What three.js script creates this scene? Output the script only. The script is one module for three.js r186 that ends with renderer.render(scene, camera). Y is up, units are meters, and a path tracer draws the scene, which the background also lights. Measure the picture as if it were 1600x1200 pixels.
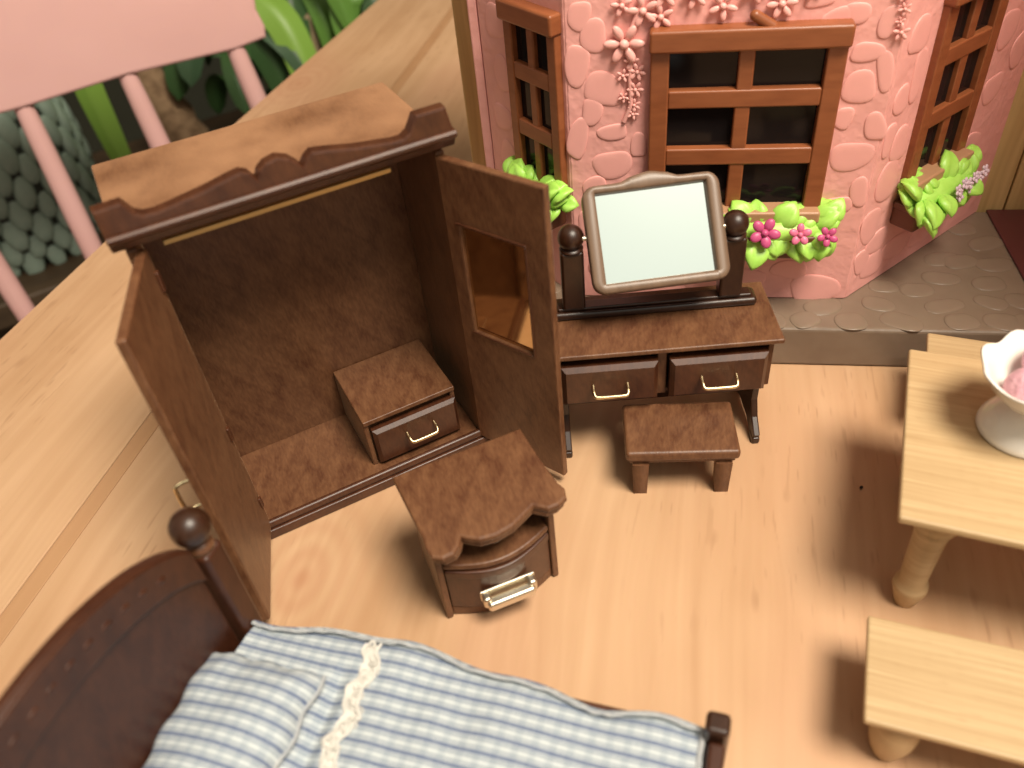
import * as THREE from 'three';
import { RoundedBoxGeometry } from 'three/addons/geometries/RoundedBoxGeometry.js';
import { mergeGeometries, mergeVertices, toCreasedNormals } from 'three/addons/utils/BufferGeometryUtils.js';

// ───────────────────────── camera, light, exposure ─────────────────────────
const scene = new THREE.Scene();
const V = (x, y, z) => new THREE.Vector3(x, y, z);
const camera = new THREE.PerspectiveCamera(49.55, 4 / 3, 0.01, 20);
camera.position.set(0, 0.24, 0);
camera.quaternion.setFromRotationMatrix(new THREE.Matrix4().set(
  0.9929, 0.1189, 0, 0, -0.0880, 0.7347, 0.6726, 0, 0.0800, -0.6679, 0.7400, 0, 0, 0, 0, 1));
camera.focus = 0.33; camera.userData.fStop = 10;
const renderer = new THREE.WebGLRenderer({ antialias: true });
renderer.toneMapping = THREE.LinearToneMapping;
renderer.toneMappingExposure = 1;
renderer.shadowMap.enabled = true;
scene.background = new THREE.Color().setRGB(0.35, 0.285, 0.215);      // dim warm room all round
const LAMP = V(0.38, 1.24, 0.22), LAMP_CD = 8.3;                        // globe pendant above the right of the table
const PANEL = V(0.4614, 1.40, 0.86), PANEL_SIZE = 1.5, PANEL_L = 0.84;   // square glowing panel added for fill and for the toilet mirror to reflect

// ───────────────────────── helpers ─────────────────────────
let seed = 7;
const rnd = () => { seed = (seed + 0x6D2B79F5) | 0; let t = Math.imul(seed ^ (seed >>> 15), 1 | seed); t = (t + Math.imul(t ^ (t >>> 7), 61 | t)) ^ t; return ((t ^ (t >>> 14)) >>> 0) / 4294967296; };
const rr = (a, b) => a + (b - a) * rnd();
const hash = (x, y, s) => { let h = Math.imul(x, 374761393) ^ Math.imul(y, 668265263) ^ Math.imul(s, 1274126177); h = Math.imul(h ^ (h >>> 13), 1274126177); return ((h ^ (h >>> 16)) >>> 0) / 4294967296; };
function vn(x, y, px, py, s) {                                        // periodic value noise
  const xi = Math.floor(x), yi = Math.floor(y), fx = x - xi, fy = y - yi, u = fx * fx * (3 - 2 * fx), v = fy * fy * (3 - 2 * fy);
  const m = (a, p) => ((a % p) + p) % p, h = (i, j) => hash(m(i, px), m(j, py), s);
  return (h(xi, yi) * (1 - u) + h(xi + 1, yi) * u) * (1 - v) + (h(xi, yi + 1) * (1 - u) + h(xi + 1, yi + 1) * u) * v;
}
function fbm(u, v, fx, fy, oct, s) { let a = 0, w = 0.5, t = 0; for (let o = 0; o < oct; o++) { a += w * vn(u * fx, v * fy, fx, fy, s + o); t += w; w *= 0.55; fx *= 2; fy *= 2; } return a / t; }
const l2s = c => c <= 0.0031308 ? c * 12.92 : 1.055 * Math.pow(c, 1 / 2.4) - 0.055;
function tex(w, h, fn, color, sx, sy) {
  const d = new Uint8Array(w * h * 4);
  for (let j = 0; j < h; j++) for (let i = 0; i < w; i++) {
    const c = fn((i + 0.5) / w, (j + 0.5) / h), k = (j * w + i) * 4;
    for (let q = 0; q < 3; q++) { const x = Array.isArray(c) ? c[q] : c; d[k + q] = Math.max(0, Math.min(255, Math.round((color ? l2s(Math.max(0, x)) : x) * 255))); }
    d[k + 3] = 255;
  }
  const t = new THREE.DataTexture(d, w, h); t.wrapS = t.wrapT = THREE.RepeatWrapping; t.magFilter = THREE.LinearFilter; t.minFilter = THREE.LinearMipmapLinearFilter; t.generateMipmaps = true;
  if (color) t.colorSpace = THREE.SRGBColorSpace;
  t.repeat.set(1 / sx, 1 / sy); t.needsUpdate = true; return t;
}
const mixc = (a, b, t) => a.map((x, i) => x + (b[i] - x) * t);
const sstep = (a, b, x) => { const t = Math.max(0, Math.min(1, (x - a) / (b - a))); return t * t * (3 - 2 * t); };
function boxUV(g, swap) {                                             // uv in metres by the face's main direction
  g = g.index ? g.toNonIndexed() : g;
  const p = g.attributes.position, uv = new Float32Array(p.count * 2), a = V(), b = V(), c = V();
  for (let i = 0; i < p.count; i += 3) {
    a.fromBufferAttribute(p, i); b.fromBufferAttribute(p, i + 1); c.fromBufferAttribute(p, i + 2);
    const n = b.clone().sub(a).cross(c.clone().sub(a)), ax = Math.abs(n.x), ay = Math.abs(n.y), az = Math.abs(n.z);
    [a, b, c].forEach((q, k) => {
      let u, v; if (ay >= ax && ay >= az) { u = q.x; v = q.z; } else if (ax >= az) { u = q.z; v = q.y; } else { u = q.x; v = q.y; }
      uv[(i + k) * 2] = swap ? v : u; uv[(i + k) * 2 + 1] = swap ? u : v;
    });
  }
  g.setAttribute('uv', new THREE.BufferAttribute(uv, 2));
  if (!g.attributes.normal) g.computeVertexNormals();
  return g;
}
const clean = g => { for (const k of Object.keys(g.attributes)) if (!['position', 'normal', 'uv'].includes(k)) g.deleteAttribute(k); return g; };
const join = (gs, swap) => clean(mergeGeometries(gs.map(g => clean(boxUV(g, swap))), false));
const rbox = (w, h, d, x, y, z, r = 0.0006, seg = 2) => new RoundedBoxGeometry(w, h, d, seg, Math.min(r, w / 2.01, h / 2.01, d / 2.01)).translate(x, y, z);
const rb2 = (x0, x1, y0, y1, z0, z1, r) => rbox(x1 - x0, y1 - y0, z1 - z0, (x0 + x1) / 2, (y0 + y1) / 2, (z0 + z1) / 2, r);
function ext(pts, depth, bevel = 0.0005, seg = 2, spline = false) {   // outline (x, y) extruded along z, overall depth kept
  const sh = new THREE.Shape();
  if (spline) { sh.moveTo(...pts[0]); sh.splineThru(pts.slice(1).map(p => new THREE.Vector2(...p))); } else sh.setFromPoints(pts.map(p => new THREE.Vector2(...p)));
  return new THREE.ExtrudeGeometry(sh, { depth: Math.max(1e-5, depth - 2 * bevel), bevelEnabled: bevel > 0, bevelThickness: bevel, bevelSize: bevel, bevelOffset: -bevel, bevelSegments: seg, curveSegments: 18, steps: 1 }).translate(0, 0, bevel);
}
const tube = (pts, r, seg = 24, rad = 8, closed = false) => new THREE.TubeGeometry(new THREE.CatmullRomCurve3(pts.map(p => V(...p)), closed, 'catmullrom', 0.3), seg, r, rad, closed);
const lathe = (pts, seg = 28) => new THREE.LatheGeometry(pts.map(p => new THREE.Vector2(...p)), seg);
const sph = (r, x, y, z, w = 20, h = 14) => new THREE.SphereGeometry(r, w, h).translate(x, y, z);
const used = {};
function numbered(n) { const k = used[n] = (used[n] ?? -1) + 1; return k ? `${n}_${String(k).padStart(3, '0')}` : n; }
function tag(o, label, category, group, kind) { if (label) o.userData.label = label; if (category) o.userData.category = category; if (group) o.userData.group = group; if (kind) o.userData.kind = kind; return o; }
function thing(name, label, category, [x, y, z] = [0, 0, 0], turn = 0, group) {
  const o = new THREE.Group(); o.name = numbered(name); scene.add(o); o.position.set(x, y, z); o.rotation.y = turn * Math.PI / 180; return tag(o, label, category, group);
}
function part(name, gs, mat, parent, label) {
  const g = Array.isArray(gs) ? join(gs) : clean(boxUV(gs));
  const m = new THREE.Mesh(g, mat); m.name = name; m.castShadow = m.receiveShadow = true; parent.add(m); if (label) m.userData.label = label; return m;
}
function inst(name, geo, mat, parent, label) { const m = new THREE.Mesh(geo, mat); m.name = name; m.castShadow = m.receiveShadow = true; parent.add(m); if (label) m.userData.label = label; return m; }
const std = (o) => new THREE.MeshStandardMaterial(o), phy = (o) => new THREE.MeshPhysicalMaterial(o);
const rgb = (r, g, b) => new THREE.Color().setRGB(r, g, b);

// ───────────────────────── materials ─────────────────────────
// big table: warm orange-pink wood, soft broad grain
const knots = [[0.8186, 0.678], [0.30, 0.235], [0.12, 0.93]];
const tableWood = (u, v) => {                                         // u along the grain
  let ku = u, kv = v, kn = 0;
  let ring = 0;
  for (const [a, b] of knots) { const dx = (u - a) * 0.5, dy = (v - b) * 0.4, d = Math.hypot(dx, dy) + 0.002 * (fbm(u, v, 20, 10, 2, 91) - 0.5); kv += 0.03 * Math.exp(-d * d / 0.0009) * (dy / 0.02); kn += Math.exp(-d * d / 0.00003); ring += (0.5 + 0.5 * Math.cos(d * 900)) * Math.exp(-d * d / 0.0006); }
  const wob = (fbm(ku, kv, 5, 9, 3, 3) - 0.5) * 0.05;
  const grain = fbm(ku, kv + wob, 6, 110, 3, 11), broad = fbm(ku, kv + wob, 4, 16, 3, 21), blot = fbm(u, v, 16, 16, 3, 31), pore = vn(ku * 70, (kv + wob) * 420, 70, 420, 41);
  let c = mixc([0.43, 0.252, 0.133], [0.57, 0.368, 0.219], 0.5 + (broad - 0.5) * 0.65 + (grain - 0.5) * 0.6 + (blot - 0.5) * 0.8);
  c = mixc(c, [0.50, 0.28, 0.17], 0.5 * sstep(0.45, 0.75, fbm(u, v, 7, 7, 2, 51)));
  if (pore > 0.80) c = mixc(c, [0.30, 0.16, 0.08], (pore - 0.80) * 2.6 * sstep(0.5, 0.62, fbm(u, v, 9, 9, 2, 61)));
  return mixc(c, [0.40, 0.19, 0.10], Math.min(1, kn * 0.35 + ring * 0.32));
};
const M = {};
M.table = std({ color: 0xffffff, map: tex(1536, 768, tableWood, true, 0.8, 0.4), roughness: 0.5, bumpMap: tex(512, 256, (u, v) => fbm(u, v, 12, 120, 3, 71), false, 0.4, 0.2), bumpScale: 0.00012 });
M.inlay = std({ color: 0xe9dfd3, map: M.table.map, roughness: 0.55 });
// dark moulded furniture: brown with brushed mottling
const brownFn = (u, v) => { const w = (fbm(u, v, 5, 5, 3, 5) - 0.5) * 0.12; const a = fbm(u + w, v + u, 15, 8, 4, 101), b = fbm(u, v, 5, 5, 3, 111), f = vn(u * 90, (v + u) * 30, 90, 30, 121); return mixc([0.068, 0.022, 0.009], [0.182, 0.084, 0.038], 0.5 + (a - 0.5) * 0.85 + (b - 0.5) * 0.6 + (f - 0.5) * 0.35); };
M.brown = phy({ map: tex(512, 512, brownFn, true, 0.05, 0.05), roughness: 0.42, bumpMap: tex(256, 256, (u, v) => fbm(u, v, 60, 24, 3, 131), false, 0.025, 0.025), bumpScale: 0.00006, sheen: 1.0, sheenRoughness: 0.36, sheenColor: rgb(0.85, 0.57, 0.33), specularIntensity: 1 });
M.litTop = phy({ map: tex(512, 512, (u, v) => { const c = brownFn(u, v), k = fbm(u, v, 4, 4, 3, 137); return mixc(c, [0.38, 0.205, 0.11], 0.48 + 0.8 * (k - 0.5)); }, true, 0.06, 0.06), roughness: 0.45, bumpMap: M.brown.bumpMap, bumpScale: 0.00005, sheen: 0.6, sheenRoughness: 0.4, sheenColor: rgb(1.0, 0.7, 0.45) });  // furniture brown made lighter: lamp sheen on the wardrobe top put into its colour
M.brownGloss = phy({ map: M.brown.map, color: 0xb8a096, roughness: 0.4, clearcoat: 0.25, clearcoatRoughness: 0.25 });
M.bedBrown = phy({ map: M.brown.map, color: 0xa0857a, roughness: 0.42, sheen: 0.3, sheenRoughness: 0.5, sheenColor: rgb(0.6, 0.32, 0.2) });
M.umber = phy({ map: M.brown.map, color: 0x807470, roughness: 0.34, clearcoat: 0.2, clearcoatRoughness: 0.3 });
M.frame = phy({ map: tex(256, 256, (u, v) => mixc([0.12, 0.075, 0.048], [0.19, 0.125, 0.083], fbm(u, v, 24, 24, 3, 141)), true, 0.03, 0.03), roughness: 0.38 });
M.brass = std({ color: rgb(0.86, 0.70, 0.42), metalness: 1, roughness: 0.24 });
M.pewter = std({ color: rgb(0.74, 0.68, 0.56), metalness: 1, roughness: 0.34 });
M.rod = std({ color: rgb(0.62, 0.43, 0.18), metalness: 0.6, roughness: 0.45 });
M.mirror = std({ color: rgb(0.86, 0.90, 0.84), metalness: 1, roughness: 0.03 });
M.foil = std({ color: rgb(0.62, 0.48, 0.30), metalness: 1, roughness: 0.07 });
M.crumbBrown = std({ color: rgb(0.02, 0.012, 0.008), roughness: 0.8 });  // near-black brown of the crumb itself
// pale toy furniture wood
M.pale = std({ map: tex(1024, 512, (u, v) => { const w = (fbm(u, v, 3, 6, 2, 151) - 0.5) * 0.03; const a = fbm(u, v + w, 3, 70, 3, 161), p = vn(u * 26, (v + w) * 240, 26, 240, 171); let c = mixc([0.40, 0.27, 0.135], [0.51, 0.37, 0.205], 0.5 + (a - 0.5) * 1.5); if (p > 0.8) c = mixc(c, [0.31, 0.185, 0.08], (p - 0.8) * 1.8); return c; }, true, 0.10, 0.05), roughness: 0.48 });
M.pine = std({ map: tex(512, 1024, (u, v) => { const w = (fbm(u, v, 6, 3, 2, 181) - 0.5) * 0.05; const a = fbm(u + w, v, 40, 3, 3, 191); return mixc([0.42, 0.27, 0.10], [0.66, 0.47, 0.21], 0.5 + (a - 0.5) * 1.6); }, true, 0.12, 0.24), roughness: 0.55 });
// toy house plastics
M.pink = phy({ map: tex(256, 256, (u, v) => mixc([0.77, 0.365, 0.33], [0.84, 0.415, 0.375], fbm(u, v, 6, 6, 3, 201)), true, 0.08, 0.08), roughness: 0.45, bumpMap: tex(256, 256, (u, v) => fbm(u, v, 14, 14, 3, 211), false, 0.06, 0.06), bumpScale: 0.0004 });
M.pinkRelief = phy({ map: tex(128, 128, (u, v) => mixc([0.79, 0.375, 0.34], [0.86, 0.425, 0.385], fbm(u, v, 4, 4, 3, 221)), true, 0.02, 0.02), roughness: 0.42 });
M.petalPink = phy({ color: rgb(0.84, 0.42, 0.38), roughness: 0.38 });
M.winBrown = phy({ map: tex(256, 256, (u, v) => mixc([0.205, 0.060, 0.021], [0.29, 0.094, 0.035], fbm(u, v, 5, 24, 3, 231)), true, 0.04, 0.04), roughness: 0.36 });
M.sill = phy({ color: rgb(0.40, 0.22, 0.12), roughness: 0.4 });
M.boxBrown = phy({ color: rgb(0.13, 0.045, 0.022), roughness: 0.4 });
M.pane = phy({ color: rgb(0.012, 0.009, 0.009), roughness: 0.08, specularIntensity: 0.35 });
M.lime = phy({ map: tex(128, 128, (u, v) => mixc([0.31, 0.60, 0.075], [0.42, 0.72, 0.14], fbm(u, v, 5, 5, 3, 241)), true, 0.012, 0.012), roughness: 0.42 });
M.magenta = phy({ color: rgb(0.50, 0.075, 0.20), roughness: 0.4 });
M.rosePink = phy({ color: rgb(0.66, 0.16, 0.28), roughness: 0.4 });
M.lilac = phy({ color: rgb(0.60, 0.46, 0.52), roughness: 0.5 });
M.plat = phy({ map: tex(256, 256, (u, v) => mixc([0.155, 0.110, 0.078], [0.225, 0.168, 0.122], fbm(u, v, 5, 5, 4, 251)), true, 0.09, 0.09), roughness: 0.22, bumpMap: tex(128, 128, (u, v) => fbm(u, v, 10, 10, 3, 261), false, 0.05, 0.05), bumpScale: 0.0002 });
M.maroon = phy({ color: rgb(0.09, 0.022, 0.022), roughness: 0.35 });
M.china = phy({ color: rgb(0.80, 0.77, 0.71), roughness: 0.22, clearcoat: 0.5 });
M.scoop = phy({ map: tex(128, 128, (u, v) => mixc([0.54, 0.27, 0.34], [0.70, 0.42, 0.47], fbm(u, v, 5, 5, 3, 271)), true, 0.012, 0.012), roughness: 0.7, bumpMap: tex(128, 128, (u, v) => fbm(u, v, 8, 8, 4, 281), false, 0.01, 0.01), bumpScale: 0.0006 });
M.chair = phy({ map: tex(256, 256, (u, v) => mixc([0.64, 0.37, 0.35], [0.70, 0.42, 0.395], fbm(u, v, 4, 4, 3, 291)), true, 0.2, 0.2), roughness: 0.45 });
// gingham: blue and grey lines along the bed, faint weft checks
const PER = 0.0042;
const cloth = (u, v) => {                                             // u along the bed (8 checks), v across (4 stripes)
  const t = (v * 4) % 1, s = (u * 8) % 1, line = (c, w) => { let d = Math.abs(t - c); d = Math.min(d, 1 - d); return 1 - sstep(w * 0.55, w, d); };
  let c = [0.53, 0.585, 0.605];
  const soft = 0.75 + 0.5 * (vn(u * 160, v * 160, 160, 160, 301) - 0.5);
  const w = sstep(0.16, 0.26, s) * (1 - sstep(0.74, 0.84, s));
  c = mixc(c, [0.36, 0.42, 0.47], 0.6 * (1 - w));
  c = mixc(c, [0.15, 0.20, 0.28], 0.85 * line(0.29, 0.085) * soft); c = mixc(c, [0.15, 0.20, 0.28], 0.85 * line(0.71, 0.075) * soft);
  c = mixc(c, [0.44, 0.49, 0.54], 0.6 * line(0.0, 0.22)); c = mixc(c, [0.018, 0.055, 0.175], 0.9 * line(0.0, 0.18) * soft);
  return c.map(x => x * (0.93 + 0.14 * vn(u * 256, v * 128, 256, 128, 311)));
};
const clothMap = tex(1024, 512, cloth, true, PER * 8 * 1.02, PER * 4);
const clothBump = tex(512, 512, (u, v) => 0.5 + 0.25 * Math.sin(u * 2 * Math.PI * 64) + 0.25 * Math.sin(v * 2 * Math.PI * 64) + 0.3 * (fbm(u, v, 20, 20, 3, 321) - 0.5), false, 0.026, 0.026);
M.cloth = phy({ map: clothMap, roughness: 0.92, bumpMap: clothBump, bumpScale: 0.00018, sheen: 0.2, sheenRoughness: 0.7, side: THREE.DoubleSide });
M.lace = phy({ color: rgb(0.60, 0.585, 0.54), roughness: 0.95, side: THREE.DoubleSide });
M.hem = phy({ map: tex(256, 64, (u, v) => mixc([0.36, 0.40, 0.45], [0.55, 0.56, 0.55], fbm(u, v, 40, 6, 3, 331)), true, 0.05, 0.01), roughness: 0.95, bumpMap: clothBump, bumpScale: 0.0003 });
M.mattress = std({ color: rgb(0.6, 0.58, 0.52), roughness: 0.9 });
// background
M.leaf = [rgb(0.20, 0.36, 0.055), rgb(0.11, 0.24, 0.04), rgb(0.035, 0.085, 0.025), rgb(0.05, 0.10, 0.05)].map(c => phy({ color: c, roughness: 0.45, transmission: 0.0, side: THREE.DoubleSide }));
M.celadon = phy({ map: tex(64, 64, (u, v) => mixc([0.22, 0.32, 0.265], [0.38, 0.48, 0.40], fbm(u, v, 4, 4, 3, 341)), true, 0.05, 0.05), roughness: 0.4 });
M.celadonDark = std({ color: rgb(0.022, 0.03, 0.022), roughness: 0.6 });
M.darkWood = std({ map: tex(128, 128, (u, v) => mixc([0.05, 0.032, 0.018], [0.10, 0.064, 0.034], fbm(u, v, 3, 24, 3, 351)), true, 0.2, 0.2), roughness: 0.6 });
M.bulb = std({ map: tex(128, 128, (u, v) => mixc([0.12, 0.065, 0.03], [0.42, 0.28, 0.16], fbm(u, v, 6, 10, 3, 361)), true, 0.06, 0.06), roughness: 0.8 });
M.terra = std({ map: tex(128, 128, (u, v) => mixc([0.16, 0.11, 0.06], [0.46, 0.35, 0.20], fbm(u, v, 5, 5, 4, 371)), true, 0.12, 0.12), roughness: 0.7 });
M.floor = std({ map: tex(128, 128, (u, v) => mixc([0.03, 0.024, 0.018], [0.055, 0.042, 0.03], fbm(u, v, 6, 30, 3, 381)), true, 0.6, 0.6), roughness: 0.6 });
M.wall = std({ map: tex(128, 128, (u, v) => mixc([0.03, 0.032, 0.02], [0.05, 0.05, 0.032], fbm(u, v, 4, 4, 3, 391)), true, 0.8, 0.8), roughness: 0.9 });
M.glow = std({ color: 0x000000, emissive: rgb(1, 0.86, 0.68), emissiveIntensity: 6, roughness: 0.6 });
M.panelGlow = std({ color: 0x000000, emissive: rgb(0.92, 1.0, 0.84), emissiveIntensity: 0.06, roughness: 0.6 });
M.metalDark = std({ color: rgb(0.12, 0.11, 0.10), metalness: 0.8, roughness: 0.4 });

// ───────────────────────── pendant lamp and added fill panel (out of frame) ─────────────────────────
{
  const t = thing('pendant_lamp', 'warm white glass globe lamp hanging above the table', 'lamp', [LAMP.x, LAMP.y, LAMP.z]);
  part('globe_bulb', new THREE.SphereGeometry(0.245, 32, 20), M.glow, t);
  part('cord', new THREE.CylinderGeometry(0.003, 0.003, 0.9, 8).translate(0, 0.67, 0), M.metalDark, t);
  part('cap', lathe([[0, 0.245], [0.022, 0.242], [0.03, 0.22], [0.034, 0.212], [0, 0.212]]), M.metalDark, t);
  const l = new THREE.PointLight(rgb(1, 0.89, 0.74), LAMP_CD, 0, 2); l.position.copy(LAMP); l.castShadow = true; l.shadow.radius = 13; l.shadow.mapSize.set(2048, 2048); l.shadow.bias = -0.0005; scene.add(l);
  const p = thing('fill_panel', 'added square white fill light panel behind the viewer', 'lamp', [PANEL.x, PANEL.y, PANEL.z]);
  p.lookAt(V(0.05, 0.08, -0.24));
  const q = new THREE.Group();
  part('light_diffuser', new RoundedBoxGeometry(PANEL_SIZE, PANEL_SIZE, 0.02, 2, 0.004), M.panelGlow, p);
  part('panel_frame', [rb2(-PANEL_SIZE / 2 - 0.02, PANEL_SIZE / 2 + 0.02, PANEL_SIZE / 2 + 0.002, PANEL_SIZE / 2 + 0.02, -0.03, 0.012, 0.003), rb2(-PANEL_SIZE / 2 - 0.02, PANEL_SIZE / 2 + 0.02, -PANEL_SIZE / 2 - 0.02, -PANEL_SIZE / 2 - 0.002, -0.03, 0.012, 0.003), rb2(-PANEL_SIZE / 2 - 0.02, -PANEL_SIZE / 2 - 0.002, -PANEL_SIZE / 2 - 0.002, PANEL_SIZE / 2 + 0.002, -0.03, 0.012, 0.003), rb2(PANEL_SIZE / 2 + 0.002, PANEL_SIZE / 2 + 0.02, -PANEL_SIZE / 2 - 0.002, PANEL_SIZE / 2 + 0.002, -0.03, 0.012, 0.003)], M.metalDark, p);
  const a = new THREE.RectAreaLight(rgb(0.96, 1.0, 0.90), PANEL_L, PANEL_SIZE, PANEL_SIZE);
  const dir = V(0.05, 0.08, -0.24).sub(PANEL).normalize(); a.position.copy(PANEL).addScaledVector(dir, 0.02); a.lookAt(V(0.05, 0.08, -0.24)); scene.add(a);
}

// ───────────────────────── the setting: floor, wall, big table ─────────────────────────
tag(part('floor', rb2(-3.5, 2.5, -0.78, -0.74, -3.2, 2.2, 0.002), M.floor, scene), null, null, null, 'structure');
tag(part('wall', rb2(-3.5, 2.5, -0.739, 1.9, -2.0, -1.95, 0.002), M.wall, scene), null, null, null, 'structure');
{
  const t = thing('dining_table', 'large orange wooden table with an inlaid seam, everything stands on it', 'table', [0, 0, 0]);
  const sd = V(-0.163, 0, 0.542).normalize(), so = V(-0.0226, 0, -0.712);
  const onSeam = (z, off) => { const k = (z - so.z) / sd.z; return [so.x + sd.x * k + off, -z]; };       // (x, -z) because the shape is laid down
  const edge = [[0.165, 1.42], [0.02, 1.06], [-0.0793, 0.7975], [-0.1904, 0.5173], [-0.2506, 0.3421], [-0.335, 0.06], [-0.40, -0.25]];
  const lay = (pts, y0, y1, bev) => ext(pts, y1 - y0, bev, 3).rotateX(-Math.PI / 2).translate(0, y0, 0);
  const turnUV = g => { const uv = g.attributes.uv, p = g.attributes.position; for (let i = 0; i < p.count; i++) { const x = p.getX(i), z = p.getZ(i); uv.setXY(i, x * sd.x + z * sd.z + p.getY(i) * 0.3, x * sd.z - z * sd.x + p.getY(i)); } return g; };
  const b = (name, pts, y1, bev, m) => { const g = turnUV(clean(boxUV(lay(pts, -0.028, y1, bev)))); return inst(name, g, m, t); };
  b('board', [...edge, onSeam(0.25, -0.0044), onSeam(-1.42, -0.0044)], 0, 0.0006, M.table);
  b('board', [onSeam(0.25, 0.0044), [0.85, -0.25], [0.85, 1.42], onSeam(-1.42, 0.0044)], 0, 0.0004, M.table);
  b('inlay_strip', [onSeam(0.25, -0.0040), onSeam(0.25, 0.0040), onSeam(-1.42, 0.0040), onSeam(-1.42, -0.0040)], -0.0002, 0.0004, M.inlay);
  for (const [x, z] of [[-0.16, 0.14], [0.72, 0.14], [0.72, -1.25], [0.18, -1.25]]) part('leg', rb2(x - 0.035, x + 0.035, -0.74, -0.029, z - 0.035, z + 0.035, 0.004), M.table, t);
}

// ───────────────────────── wardrobe ─────────────────────────
const handleGeo = (w, out, r, flat = 1) => tube([[-w / 2, 0, 0], [-w / 2, -0.0006, out * 0.6], [-w / 2 + 0.001, -0.0016, out], [w / 2 - 0.001, -0.0016, out], [w / 2, -0.0006, out * 0.6], [w / 2, 0, 0]], r, 40, 8).scale(1, flat, 1);
function drawerFront(w, h, th, ch) {                                   // raised panel with bevelled edges
  const sh = new THREE.Shape(); sh.moveTo(-w / 2, -h / 2); sh.lineTo(w / 2, -h / 2); sh.lineTo(w / 2, h / 2); sh.lineTo(-w / 2, h / 2); sh.closePath();
  return new THREE.ExtrudeGeometry(sh, { depth: th, bevelEnabled: true, bevelThickness: ch, bevelSize: ch, bevelOffset: -ch, bevelSegments: 1, steps: 1 }).translate(0, 0, -ch);
}
{
  const t = thing('wardrobe', 'tall dark brown toy wardrobe with both doors open and carved pediment', 'wardrobe', [-0.0982, 0, -0.1937], 23.25);
  const X0 = 0.001, X1 = 0.0945, D = -0.0435, T = 0.0030;
  part('back_panel', rb2(X0 + T, X1 - T, 0.0062, 0.1261, D, D + 0.002, 0.0002), M.brown, t);
  part('side_panel', rb2(X0, X0 + T - 0.0001, 0.0, 0.1261, D, -0.0012, 0.0006), M.brown, t);
  part('side_panel', rb2(X1 - T + 0.0001, X1, 0.0, 0.1261, D, -0.0012, 0.0006), M.brown, t);
  part('floor_board', rb2(X0 + T, X1 - T, 0.0012, 0.0062, D, -0.0032, 0.0004), M.brown, t);
  part('base_moulding', [rb2(X0 - 0.0008, X1 + 0.0008, 0.0, 0.0044, -0.0031, 0.0004, 0.0008), rb2(X0 - 0.0002, X1 + 0.0002, 0.0043, 0.0078, -0.0031, -0.0006, 0.0012)], M.brownGloss, t);
  part('top_board', rb2(X0 - 0.0016, X1 + 0.0016, 0.1275, 0.1292, -0.0545, -0.0016, 0.0006), M.litTop, t);
  // cornice: stepped moulding with a sharp ledge
  const prof = [[-0.003, 0.1274], [0.0008, 0.1278], [0.0014, 0.1287], [0.0024, 0.1303], [0.0040, 0.1316], [0.0044, 0.1328], [0.0036, 0.1334], [0.0018, 0.1336], [-0.003, 0.1336]];
  part('cornice', ext(prof, X1 - X0 + 0.006, 0.0003, 1).rotateY(-Math.PI / 2).translate(X1 + 0.003, 0, 0), M.brownGloss, t);
  const L = [[-0.0022, 0.1330], [-0.0022, 0.1410], [0.0052, 0.1412], [0.0062, 0.1396], [0.0074, 0.1374], [0.0092, 0.1362], [0.0120, 0.1360], [0.0171, 0.1366], [0.0255, 0.1378], [0.0330, 0.1393], [0.0357, 0.1397], [0.0378, 0.1386], [0.0392, 0.1364], [0.0402, 0.1384], [0.0425, 0.1400], [0.0458, 0.1407], [0.0490, 0.1394], [0.0512, 0.1372], [0.0519, 0.1360], [0.0533, 0.1378], [0.0553, 0.1392], [0.0590, 0.1386], [0.0680, 0.1366], [0.0790, 0.1350], [0.0816, 0.1350], [0.0836, 0.1362], [0.0852, 0.1388], [0.0862, 0.1406], [0.0955, 0.1406], [0.0970, 0.1330]];
  part('pediment', ext(L, 0.0046, 0.0007, 2).translate(0, 0, -0.0018), M.brownGloss, t);
  part('clothes_rail', rb2(0.0105, 0.0800, 0.1194, 0.1210, -0.0125, -0.0105, 0.0003), M.rod, t);
  // doors, hinged at the front corners
  const door = (hx, ang, mirrored) => {
    const d = new THREE.Group(); d.name = 'door'; d.position.set(hx, 0, -0.0022); d.rotation.y = ang * Math.PI / 180; t.add(d);
    const s = mirrored ? -1 : 1, W = 0.0405, Y0 = 0.0052, Y1 = 0.1250, wx0 = 0.0065, wx1 = 0.0315, wy0 = 0.0605, wy1 = 0.1030;
    return { d, s, W, Y0, Y1, wx0, wx1, wy0, wy1 };
  };
  {                                                                     // left door, seen along its edge
    const { d, W, Y0, Y1 } = door(0.0044, -105.8, false);
    // local +x runs from hinge to free edge, +z is the outside
    d.userData.label = 'left door opened towards the bed';
    part('door_panel', [rb2(-0.0010, W, Y0, Y1, -0.0016, 0.0012, 0.0008), rb2(0.006, W - 0.006, 0.062, 0.116, 0.0011, 0.0020, 0.0004)], M.brown, d);
    part('hinge_pin', [rb2(0.0006, 0.0026, 0.112, 0.1185, -0.0026, -0.0015, 0.0004), rb2(0.0006, 0.0026, 0.052, 0.0575, -0.0026, -0.0015, 0.0004), rb2(0.0006, 0.0026, 0.018, 0.0225, -0.0026, -0.0015, 0.0004)], M.brownGloss, d);
    part('handle', handleGeo(0.0105, 0.0056, 0.00062).rotateZ(Math.PI / 2).translate(W - 0.0052, 0.066, 0.0012), M.brass, d);
  }
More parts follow.
